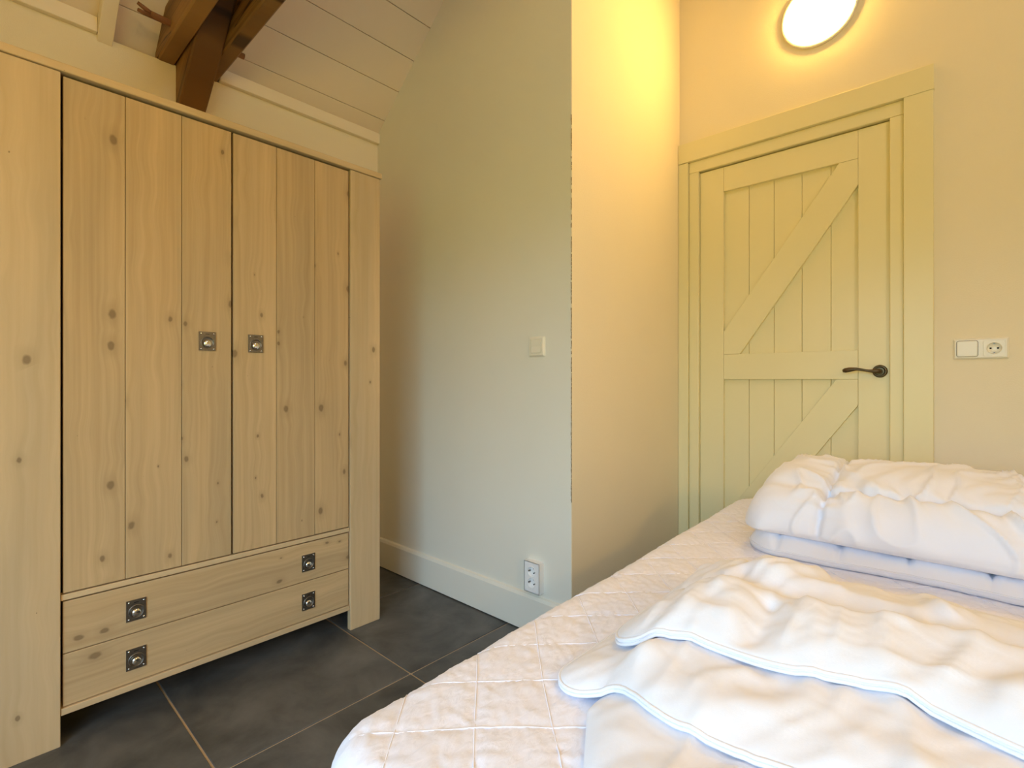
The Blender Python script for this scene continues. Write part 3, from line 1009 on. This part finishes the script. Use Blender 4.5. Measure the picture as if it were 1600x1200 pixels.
def grid_mesh(X, Y, Ztop, Zbot=None, skirt=None):
    """closed shell from a top sheet and a bottom sheet (or a skirt of z levels with outward offsets)"""
    nx, ny = X.shape
    vs = np.stack([X, Y, Ztop], -1).reshape(-1, 3).tolist()
    idx = np.arange(nx * ny).reshape(nx, ny)
    fs = np.stack([idx[:-1, :-1], idx[1:, :-1], idx[1:, 1:], idx[:-1, 1:]], -1).reshape(-1, 4).tolist()
    loop = [int(idx[i, j]) for i, j in outline_idx(nx, ny)]
    n = len(loop)
    if Zbot is not None:
        o = len(vs)
        vs += np.stack([X, Y, Zbot], -1).reshape(-1, 3).tolist()
        fs += [[f[3] + o, f[2] + o, f[1] + o, f[0] + o] for f in fs[:(nx - 1) * (ny - 1)]]
        for k in range(n):
            a, b = loop[k], loop[(k + 1) % n]
            fs.append([b, a, a + o, b + o])
    return vs, fs, loop

bs = empty('bed_base', (1.3, 0.0, 0.0))
tag(bs, 'dark upholstered bed base under the white mattress', 'bed base')
def skew_box(name, mat, x0, x1, y0, y1, z0, z1, parent):
    poly = [(x0, skew(x0, y0)), (x1, skew(x1, y0)), (x1, skew(x1, y1)), (x0, skew(x0, y1))]
    c = ((x0 + x1) / 2, skew((x0 + x1) / 2, (y0 + y1) / 2), (z0 + z1) / 2)
    return MB().prism(poly, 'Z', z0, z1).build(name, mat, parent, 0.01, origin=c)
skew_box('box_spring', 'bed_fabric', BX0 + .02, BX1 - .02, BY0 + .02, BY1 - .02, 0.10, 0.2995, bs)
for x in (BX0 + .12, BX1 - .12):
    for y in (BY0 + .12, BY1 - .12):
        MB().lathe([(0, 0), (0.022, 0), (0.028, 0.1005), (0, 0.1005)], (x, skew(x, y), 0), (0, 0, 1), 20).build('leg', 'black_hole', bs, origin=(x, skew(x, y), 0))

# mattress in its quilted protector
mt = empty('mattress', (1.3, 0.0, 0.30))
tag(mt, 'white mattress in a diamond quilted protector on the bed base', 'mattress')
X, Y, S = plan_grid(BX0, BX1, BY0, BY1, 0.10, 0.005)
Ys = Y + SK * (X - BX0)
Q = 0.163
def mattress_h(X, Ys):
    A = (X - Ys + 0.030) / Q
    B = (X + Ys - 1.195) / Q
    A = A + 0.04 * vnoise(X * 5, Ys * 5, 3)
    B = B + 0.04 * vnoise(X * 5, Ys * 5, 4)
    da = np.abs(A - np.round(A)) * Q / math.sqrt(2)
    db = np.abs(B - np.round(B)) * Q / math.sqrt(2)
    dm = np.minimum(da, db)
    puff = 0.0026 * (1 - np.exp(-dm / 0.012))
    puck = 0.0016 * vnoise(np.where(da < db, B, A) * 9 + 3, dm * 18, 9) * np.exp(-dm / 0.03)
    crum = 0.0013 * ridge(X * 26 + 1.5 * vnoise(X * 9, Ys * 9, 2), Ys * 44 - X * 20, 5, 2.0) + 0.0012 * fbm(X * 30, Ys * 30, 8)
    wob = 0.003 * fbm(X * 2.4, Ys * 2.4, 11)
    return MZ - 0.006 + puff + puck + crum + wob

rr = 0.055
fall = np.where(S < rr, rr - np.sqrt(np.maximum(rr ** 2 - (rr - np.minimum(S, rr)) ** 2, 0)), 0)
Zt = mattress_h(X, Ys) - fall
# cover bellies a little at the rim
vs, fs, loop = grid_mesh(X, Ys, Zt)
n = len(loop)
prev = loop
cxm, cym = (BX0 + BX1) / 2, float(Ys.mean())
for lev, off in ((0.445, 0.002), (0.42, 0.004), (0.37, 0.003), (0.33, 0.0), (0.3005, -0.01)):
    o = len(vs)
    for k, i in enumerate(loop):
        p, q = vs[loop[k - 1]], vs[loop[(k + 1) % n]]
        nx_, ny_ = (q[1] - p[1]), -(q[0] - p[0])
        l_ = math.hypot(nx_, ny_) or 1
        vs.append([vs[i][0] + nx_ / l_ * off, vs[i][1] + ny_ / l_ * off, lev])
    cur = list(range(o, o + n))
    for k in range(n):
        fs.append([prev[(k + 1) % n], prev[k], cur[k], cur[(k + 1) % n]])
    prev = cur
fs.append(prev)
MB().add(vs, fs, 0, True).build('quilted_protector', 'protector_cotton', mt, origin=(1.3, 0, .4), fix=True)
# stitched quilting lines: thin raised threads in both diagonals
mb = MB()
tt = np.arange(-1.4, 3.4, 0.012)
for fam in (0, 1):
    for k in range(-24, 28):
        if fam == 0:                       # X - Y = const
            c_ = k * Q - 0.030
            xs, ys_ = tt, tt - c_
            c2_ = -0.04 * Q * vnoise(xs * 5, ys_ * 5, 3)
            xs, ys_ = xs + c2_ / 2, ys_ - c2_ / 2
        else:
            c_ = k * Q + 1.195
            xs, ys_ = tt, c_ - tt
            c2_ = -0.04 * Q * vnoise(xs * 5, ys_ * 5, 4)
            xs, ys_ = xs + c2_ / 2, ys_ + c2_ / 2
        yl = ys_ - SK * (xs - BX0)
        sd = np.minimum(np.minimum(xs - BX0, BX1 - xs), np.minimum(yl - BY0, BY1 - yl))
        # inside the rounded outline only
        ca, cb = np.maximum(np.maximum(BX0 + .1 - xs, xs - BX1 + .1), 0), np.maximum(np.maximum(BY0 + .1 - yl, yl - BY1 + .1), 0)
        sd = np.minimum(sd, np.where((ca > 0) & (cb > 0), 0.1 - np.hypot(ca, cb), 9))
        ok = sd > 0.012
        if ok.sum() < 4:
            continue
        fl_ = np.where(sd < rr, rr - np.sqrt(np.maximum(rr ** 2 - (rr - np.minimum(sd, rr)) ** 2, 0)), 0)
        zs = mattress_h(xs, ys_) - fl_ + 0.0003
        mb.tube([(xs[q], ys_[q], zs[q]) for q in np.nonzero(ok)[0]], 0.0013, 5, caps=False)
st_ = mb.build('stitching', 'protector_cotton', mt, origin=(1.3, 0, .5))
st_['kind'] = 'stuff'
# seam cord round the protector's top edge
path = []
for i in loop[::2]:
    path.append(vs[i])
path = [(p[0], p[1], MZ - 0.060) for p in path]
path.append(path[0])
MB().tube(path, 0.0028, 6, caps=False).build('edge_cord', 'protector_cotton', mt, origin=(1.3, 0, .45))

# --- duvet folded in three leaves, each set back from the one below
RX0, RX1, RY0, RY1, RS = 0.20, 2.40, -1.0, 0.80, 0.01
gx = np.arange(RX0, RX1, RS); gy = np.arange(RY0, RY1, RS)
GX, GY = np.meshgrid(gx, gy, indexing='ij')
def sample(G, x, y):
    fx_ = np.clip((x - RX0) / RS, 0, G.shape[0] - 1.001); fy_ = np.clip((y - RY0) / RS, 0, G.shape[1] - 1.001)
    i, j = fx_.astype(int), fy_.astype(int)
    a, b = fx_ - i, fy_ - j
    return (G[i, j] * (1 - a) + G[i + 1, j] * a) * (1 - b) + (G[i, j + 1] * (1 - a) + G[i + 1, j + 1] * a) * b
def blur(G, r, it=2):
    k = int(r / RS)
    for _ in range(it):
        for ax in (0, 1):
            acc = sum(np.roll(G, s_, ax) for s_ in range(-k, k + 1))
            G = acc / (2 * k + 1)
    return G

du = empty('folded_duvet', (0.85, 0.0, MZ))
tag(du, 'white duvet folded flat in stepped layers at the near end of the bed', 'duvet', 'white duvets on the bed')
under = mattress_h(GX, GY)
for _s in (-1, 1):
    under = np.maximum(under, np.maximum(np.roll(under, _s, 0), np.roll(under, _s, 1)))
under = under + 0.001
mattress_top = under.copy()

def leaf(name, x0, x1, y0, y1, rad, tmax, hem, seed, xw, seams_x=(), seams_y=(), piping=True, rise=0.055, wr=1.0, yw=None):
    global under
    X, Y, S = plan_grid(x0, x1, y0, y1, rad, 0.0055)
    # wandering front edge
    wgt = np.clip((x1 - X) / (x1 - x0), 0, 1)
    X = X + xw(Y) * wgt
    if yw is not None:
        Y = Y + yw(X) * np.clip((Y - y0) / (y1 - y0), 0, 1) ** 3
    base = sample(under, X, Y)
    T = hem + (tmax - hem) * (1 - np.exp(-S / rise))
    lump = fbm(X * 5.0, Y * 5.0, seed, 2)
    T = T * (1 + 0.16 * lump * np.clip(S / 0.08, 0, 1))
    edge = np.clip(S / 0.05, 0, 1)
    # long soft folds
    a = R(52 + 8 * seed)
    U = X * math.cos(a) + Y * math.sin(a); V = -X * math.sin(a) + Y * math.cos(a)
    wx = U + 0.05 * vnoise(X * 6, Y * 6, seed + 2)
    folds = 0.010 * soft(wx * 5.5, V * 1.7, seed + 5) + 0.0045 * soft(wx * 10, V * 4, seed + 9) + 0.002 * soft(V * 9, wx * 4, seed + 12)
    folds = folds + 0.0012 * soft(U * 17 + 1.2 * vnoise(X * 7, Y * 7, seed + 3), V * 6, seed + 14) + 0.0008 * soft(V * 26, U * 9, seed + 17)
    T = T + wr * edge * folds
    # puckers running in from the sewn edge and from the seams
    T = T + 0.0040 * wr * vnoise((X + Y) * 30, S * 9, seed + 21) * np.exp(-S / 0.06) * np.clip(S / 0.012, 0, 1)
    for sx in seams_x:
        d = np.abs(X - sx - 0.05 * (0.3 - Y) * 0.6 - 0.012 * vnoise(Y * 7, Y * 0 + .5, seed + 31))
        T = T - 0.42 * tmax * np.exp(-(d / 0.030) ** 2) * np.clip(S / 0.06, 0, 1) + 0.006 * wr * vnoise(Y * 26, d * 12, seed + 33) * np.exp(-d / 0.05) * (d > .004)
    for sy, xa, xb in seams_y:
        d = np.abs(Y - sy - 0.010 * vnoise(X * 7, X * 0 + .5, seed + 35))
        win = np.clip((X - xa) / .04, 0, 1) * np.clip((xb - X) / .04, 0, 1)
        T = T - win * 0.38 * tmax * np.exp(-(d / 0.020) ** 2) * np.clip(S / 0.05, 0, 1) + win * 0.006 * wr * vnoise(X * 28, d * 12, seed + 37) * np.exp(-d / 0.05)
    T = np.maximum(T, 0.010)
    T[S < 1e-9] = hem
    Zb = base + 0.0015
    Zt = Zb + T
    vs, fs, loop = grid_mesh(X, Y, Zt, Zb)
    # bulging hem band
    o = MB().add(vs, fs, 0, True).build(name, 'duvet_cotton', du, origin=((x0 + x1) / 2, (y0 + y1) / 2, MZ), fix=False)
    if piping:
        nv = X.size
        for k, (dzp, off) in enumerate(((0.0, 0.0), (None, 0.0))):
            path = []
            for q, i in enumerate(loop):
                p = vs[i] if dzp is not None else vs[i + nv]
                if p[0] < x1 - 0.05:
                    a_, b2 = vs[loop[q - 1]], vs[loop[(q + 1) % len(loop)]]
                    nx_, ny_ = b2[1] - a_[1], a_[0] - b2[0]
                    l_ = math.hypot(nx_, ny_) or 1
                    path.append((p[0] + nx_ / l_ * 0.0004, p[1] + ny_ / l_ * 0.0004, p[2] + (-0.0012 if k == 0 else 0.0028)))
            # loop runs y0 edge first; start at the far right-hand end of the front
            m_ = len(path)
            start = max(range(m_), key=lambda t: (Vector(path[t]) - Vector(path[t - 1])).length)
            path = path[start:] + path[:start]
            MB().tube(path[::2], 0.0029, 8).build('piping', 'duvet_cotton', o, origin=((x0 + x1) / 2, (y0 + y1) / 2, MZ))
    # raise the underlay
    msk = np.zeros_like(GX); H = np.full_like(GX, -1.0)
    ii = np.clip(((X - RX0) / RS).round().astype(int), 0, GX.shape[0] - 1)
    jj = np.clip(((Y - RY0) / RS).round().astype(int), 0, GX.shape[1] - 1)
    np.maximum.at(H, (ii, jj), Zt)
    hs = np.where(H > 0, H, under)
    under = np.maximum(blur(np.maximum(hs, under), 0.03, 2), np.where(H > 0, H, 0) )
    return o

leaf('lower_layer', 0.40, 1.17, -0.80, 0.425, 0.10, 0.048, 0.008, 2, lambda y: 0 * y, piping=False, rise=0.045, wr=0.6,
     yw=lambda x: -0.62 * np.clip(0.63 - x, 0, 1))
leaf('middle_layer', 0.632, 1.19, -0.80, 0.515, 0.065, 0.036, 0.010, 3,
     lambda y: 0.030 * np.exp(-((y - 0.40) / 0.07) ** 2) + 0.006 * np.sin(y * 17), wr=0.8, rise=0.035)
leaf('upper_layer', 0.770, 1.21, -0.80, 0.480, 0.085, 0.050, 0.012, 4,
     lambda y: 0.018 * np.sin(y * 9 + 0.5) + 0.008 * np.sin(y * 23), seams_x=(0.965,), seams_y=((0.325, 0.96, 1.27), (0.245, 0.72, 0.94)), wr=1.0, rise=0.045)

# --- thick rolled duvet by the door
d2 = empty('rolled_duvet', (1.87, -0.15, MZ))
tag(d2, 'thick white duvet folded into a roll across the bed before the door', 'duvet', 'white duvets on the bed')
def slab2():
    x0, x1, y0, y1 = 1.585, 2.15, -0.80, 0.515
    X, Y, S = plan_grid(x0, x1, y0, y1, 0.10, 0.008)
    X = X + 0.010 * np.sin(Y * 8 + 1) * np.clip((x1 - X) / .5, 0, 1)
    T = 0.014 + 0.044 * (1 - np.exp(-S / 0.018))
    box_ = np.abs(((Y + 0.03) / 0.15) - np.round((Y + 0.03) / 0.15)) * 0.15
    T = T - 0.014 * np.exp(-(box_ / 0.007) ** 2) * np.clip(S / .01, 0, 1) + 0.008 * fbm(X * 12, Y * 12, 3) * np.clip(S / .02, 0, 1)
    base = sample(mattress_top, X, Y) + 0.0015
    vs, fs, loop = grid_mesh(X, Y, base + T, base)
    o = MB().add(vs, fs, 0, True).build('under_layer', 'duvet_cotton', d2, origin=(1.87, 0, MZ), fix=False)
    path = [(vs[i][0], vs[i][1], vs[i][2]) for i in loop if vs[i][0] < x1 - 0.1]
    m_ = len(path)
    st = max(range(m_), key=lambda t: (Vector(path[t]) - Vector(path[t - 1])).length)
    path = path[st:] + path[:st]
    MB().tube(path, 0.0026, 6).build('piping', 'duvet_cotton', o, origin=(1.6, 0, MZ))
slab2()
def roll2():
    # cross section (x, z), anticlockwise seen from +Y... start under the front
    prof = [(1.66, 0.561), (1.600, 0.566), (1.577, 0.592), (1.580, 0.625), (1.603, 0.662), (1.640, 0.690), (1.676, 0.697),
            (1.715, 0.716), (1.79, 0.737), (1.88, 0.745), (1.98, 0.742), (2.07, 0.722), (2.13, 0.68), (2.15, 0.62), (2.11, 0.570), (2.0, 0.561), (1.83, 0.561)]
    P_ = np.array(prof + [prof[0]])
    # Catmull-Rom resample
    pts = []
    m_ = len(prof)
    for i in range(m_):
        p0, p1, p2, p3 = (P_[(i + k - 1) % m_] for k in range(4))
        for t in np.linspace(0, 1, 14, endpoint=False):
            pts.append(0.5 * ((2 * p1) + (-p0 + p2) * t + (2 * p0 - 5 * p1 + 4 * p2 - p3) * t * t + (-p0 + 3 * p1 - 3 * p2 + p3) * t ** 3))
    pts = np.array(pts)
    n = len(pts)
    nrm = np.roll(pts, -1, 0) - np.roll(pts, 1, 0)
    nrm = np.stack([nrm[:, 1], -nrm[:, 0]], 1)
    nrm /= np.linalg.norm(nrm, axis=1)[:, None]
    ctr = np.array([1.87, 0.62])
    if ((pts - ctr) * nrm).sum() < 0:
        nrm = -nrm
    arc = np.concatenate([[0], np.cumsum(np.linalg.norm(np.diff(pts, axis=0), axis=1))])
    seam_i = np.argmin(np.abs(pts - np.array([1.676, 0.697])).sum(1))
    seam_s = arc[seam_i]
    y1, y0 = 0.520, -0.82
    ys = np.concatenate([y1 - 0.10 * (1 - np.cos(np.linspace(0, np.pi / 2, 16))), np.linspace(y1 - 0.106, y0, 200)])
    vs, fs = [], []
    for k, y in enumerate(ys):
        e_ = min(1.0, (y1 - y) / 0.075)
        kk = max(0.0, 1 - (1 - e_) ** 2) ** 0.5
        sc = 0.60 + 0.40 * kk
        c2 = np.array([1.87, 0.585])
        q = c2 + (pts - c2) * np.array([0.80 + 0.20 * kk, sc])
        yy = np.full(n, y)
        # leaning end: lower edge reaches further out
        yy = yy + (1 - e_) * 0.0 - np.clip((q[:, 1] - 0.585) / 0.16, 0, 1) * 0.045 * (1 - min(1, (y1 - y) / 0.25))
        dsy = np.array([abs(y - 0.318), abs(y + 0.105), abs(y + 0.47)]).min()
        front = (pts[:, 0] < 1.9).astype(float)
        ds = np.abs(arc - seam_s)
        active = 1.0 if y < 0.318 else 0.0
        disp = -0.020 * math.exp(-(dsy / 0.009) ** 2) * np.clip((q[:, 1] - .565) / .03, 0, 1)
        disp = disp - active * 0.016 * np.exp(-(ds / 0.012) ** 2) + 0.010 * (1 - math.exp(-dsy / 0.05))
        ya = np.full(n, y)
        pk = vnoise(ya * 24 + 2.0 * vnoise(ya * 4, arc * 5, 6), arc * 5.0, 41)
        disp = disp + active * 0.024 * pk * np.exp(-ds / 0.07) * (1 - np.exp(-ds / .008))
        disp = disp + 0.011 * vnoise(arc * 30, ya * 8, 44) * math.exp(-dsy / 0.04)
        disp = disp + 0.012 * (ridge(ya * 10 + .6 * vnoise(ya * 5, arc * 6, 3), arc * 4.5, 47, 3.0) - .3) * np.clip((q[:, 1] - .562) / .03, 0, 1)
        disp = disp + 0.007 * fbm(ya * 5, arc * 6, 52, 2)
        low = np.clip((q[:, 1] - 0.566) / 0.02, 0.0, 1)
        q = q + nrm * (disp * low * (0.3 + .7 * kk))[:, None]
        q[:, 1] = np.maximum(q[:, 1], 0.5605)
        for t in range(n):
            vs.append((q[t, 0], yy[t], q[t, 1]))
    for k in range(len(ys) - 1):
        for t in range(n):
            fs.append((k * n + t, k * n + (t + 1) % n, (k + 1) * n + (t + 1) % n, (k + 1) * n + t))
    # end cap
    c_i = len(vs)
    vs.append((1.86, y1 + .004, 0.60))
    fs += [((t + 1) % n, t, c_i) for t in range(n)]
    fs.append(tuple(range((len(ys) - 1) * n, len(ys) * n)))
    MB().add(vs, fs, 0, True).build('rolled_layer', 'duvet_cotton', d2, origin=(1.87, 0, MZ), fix=True)
roll2()
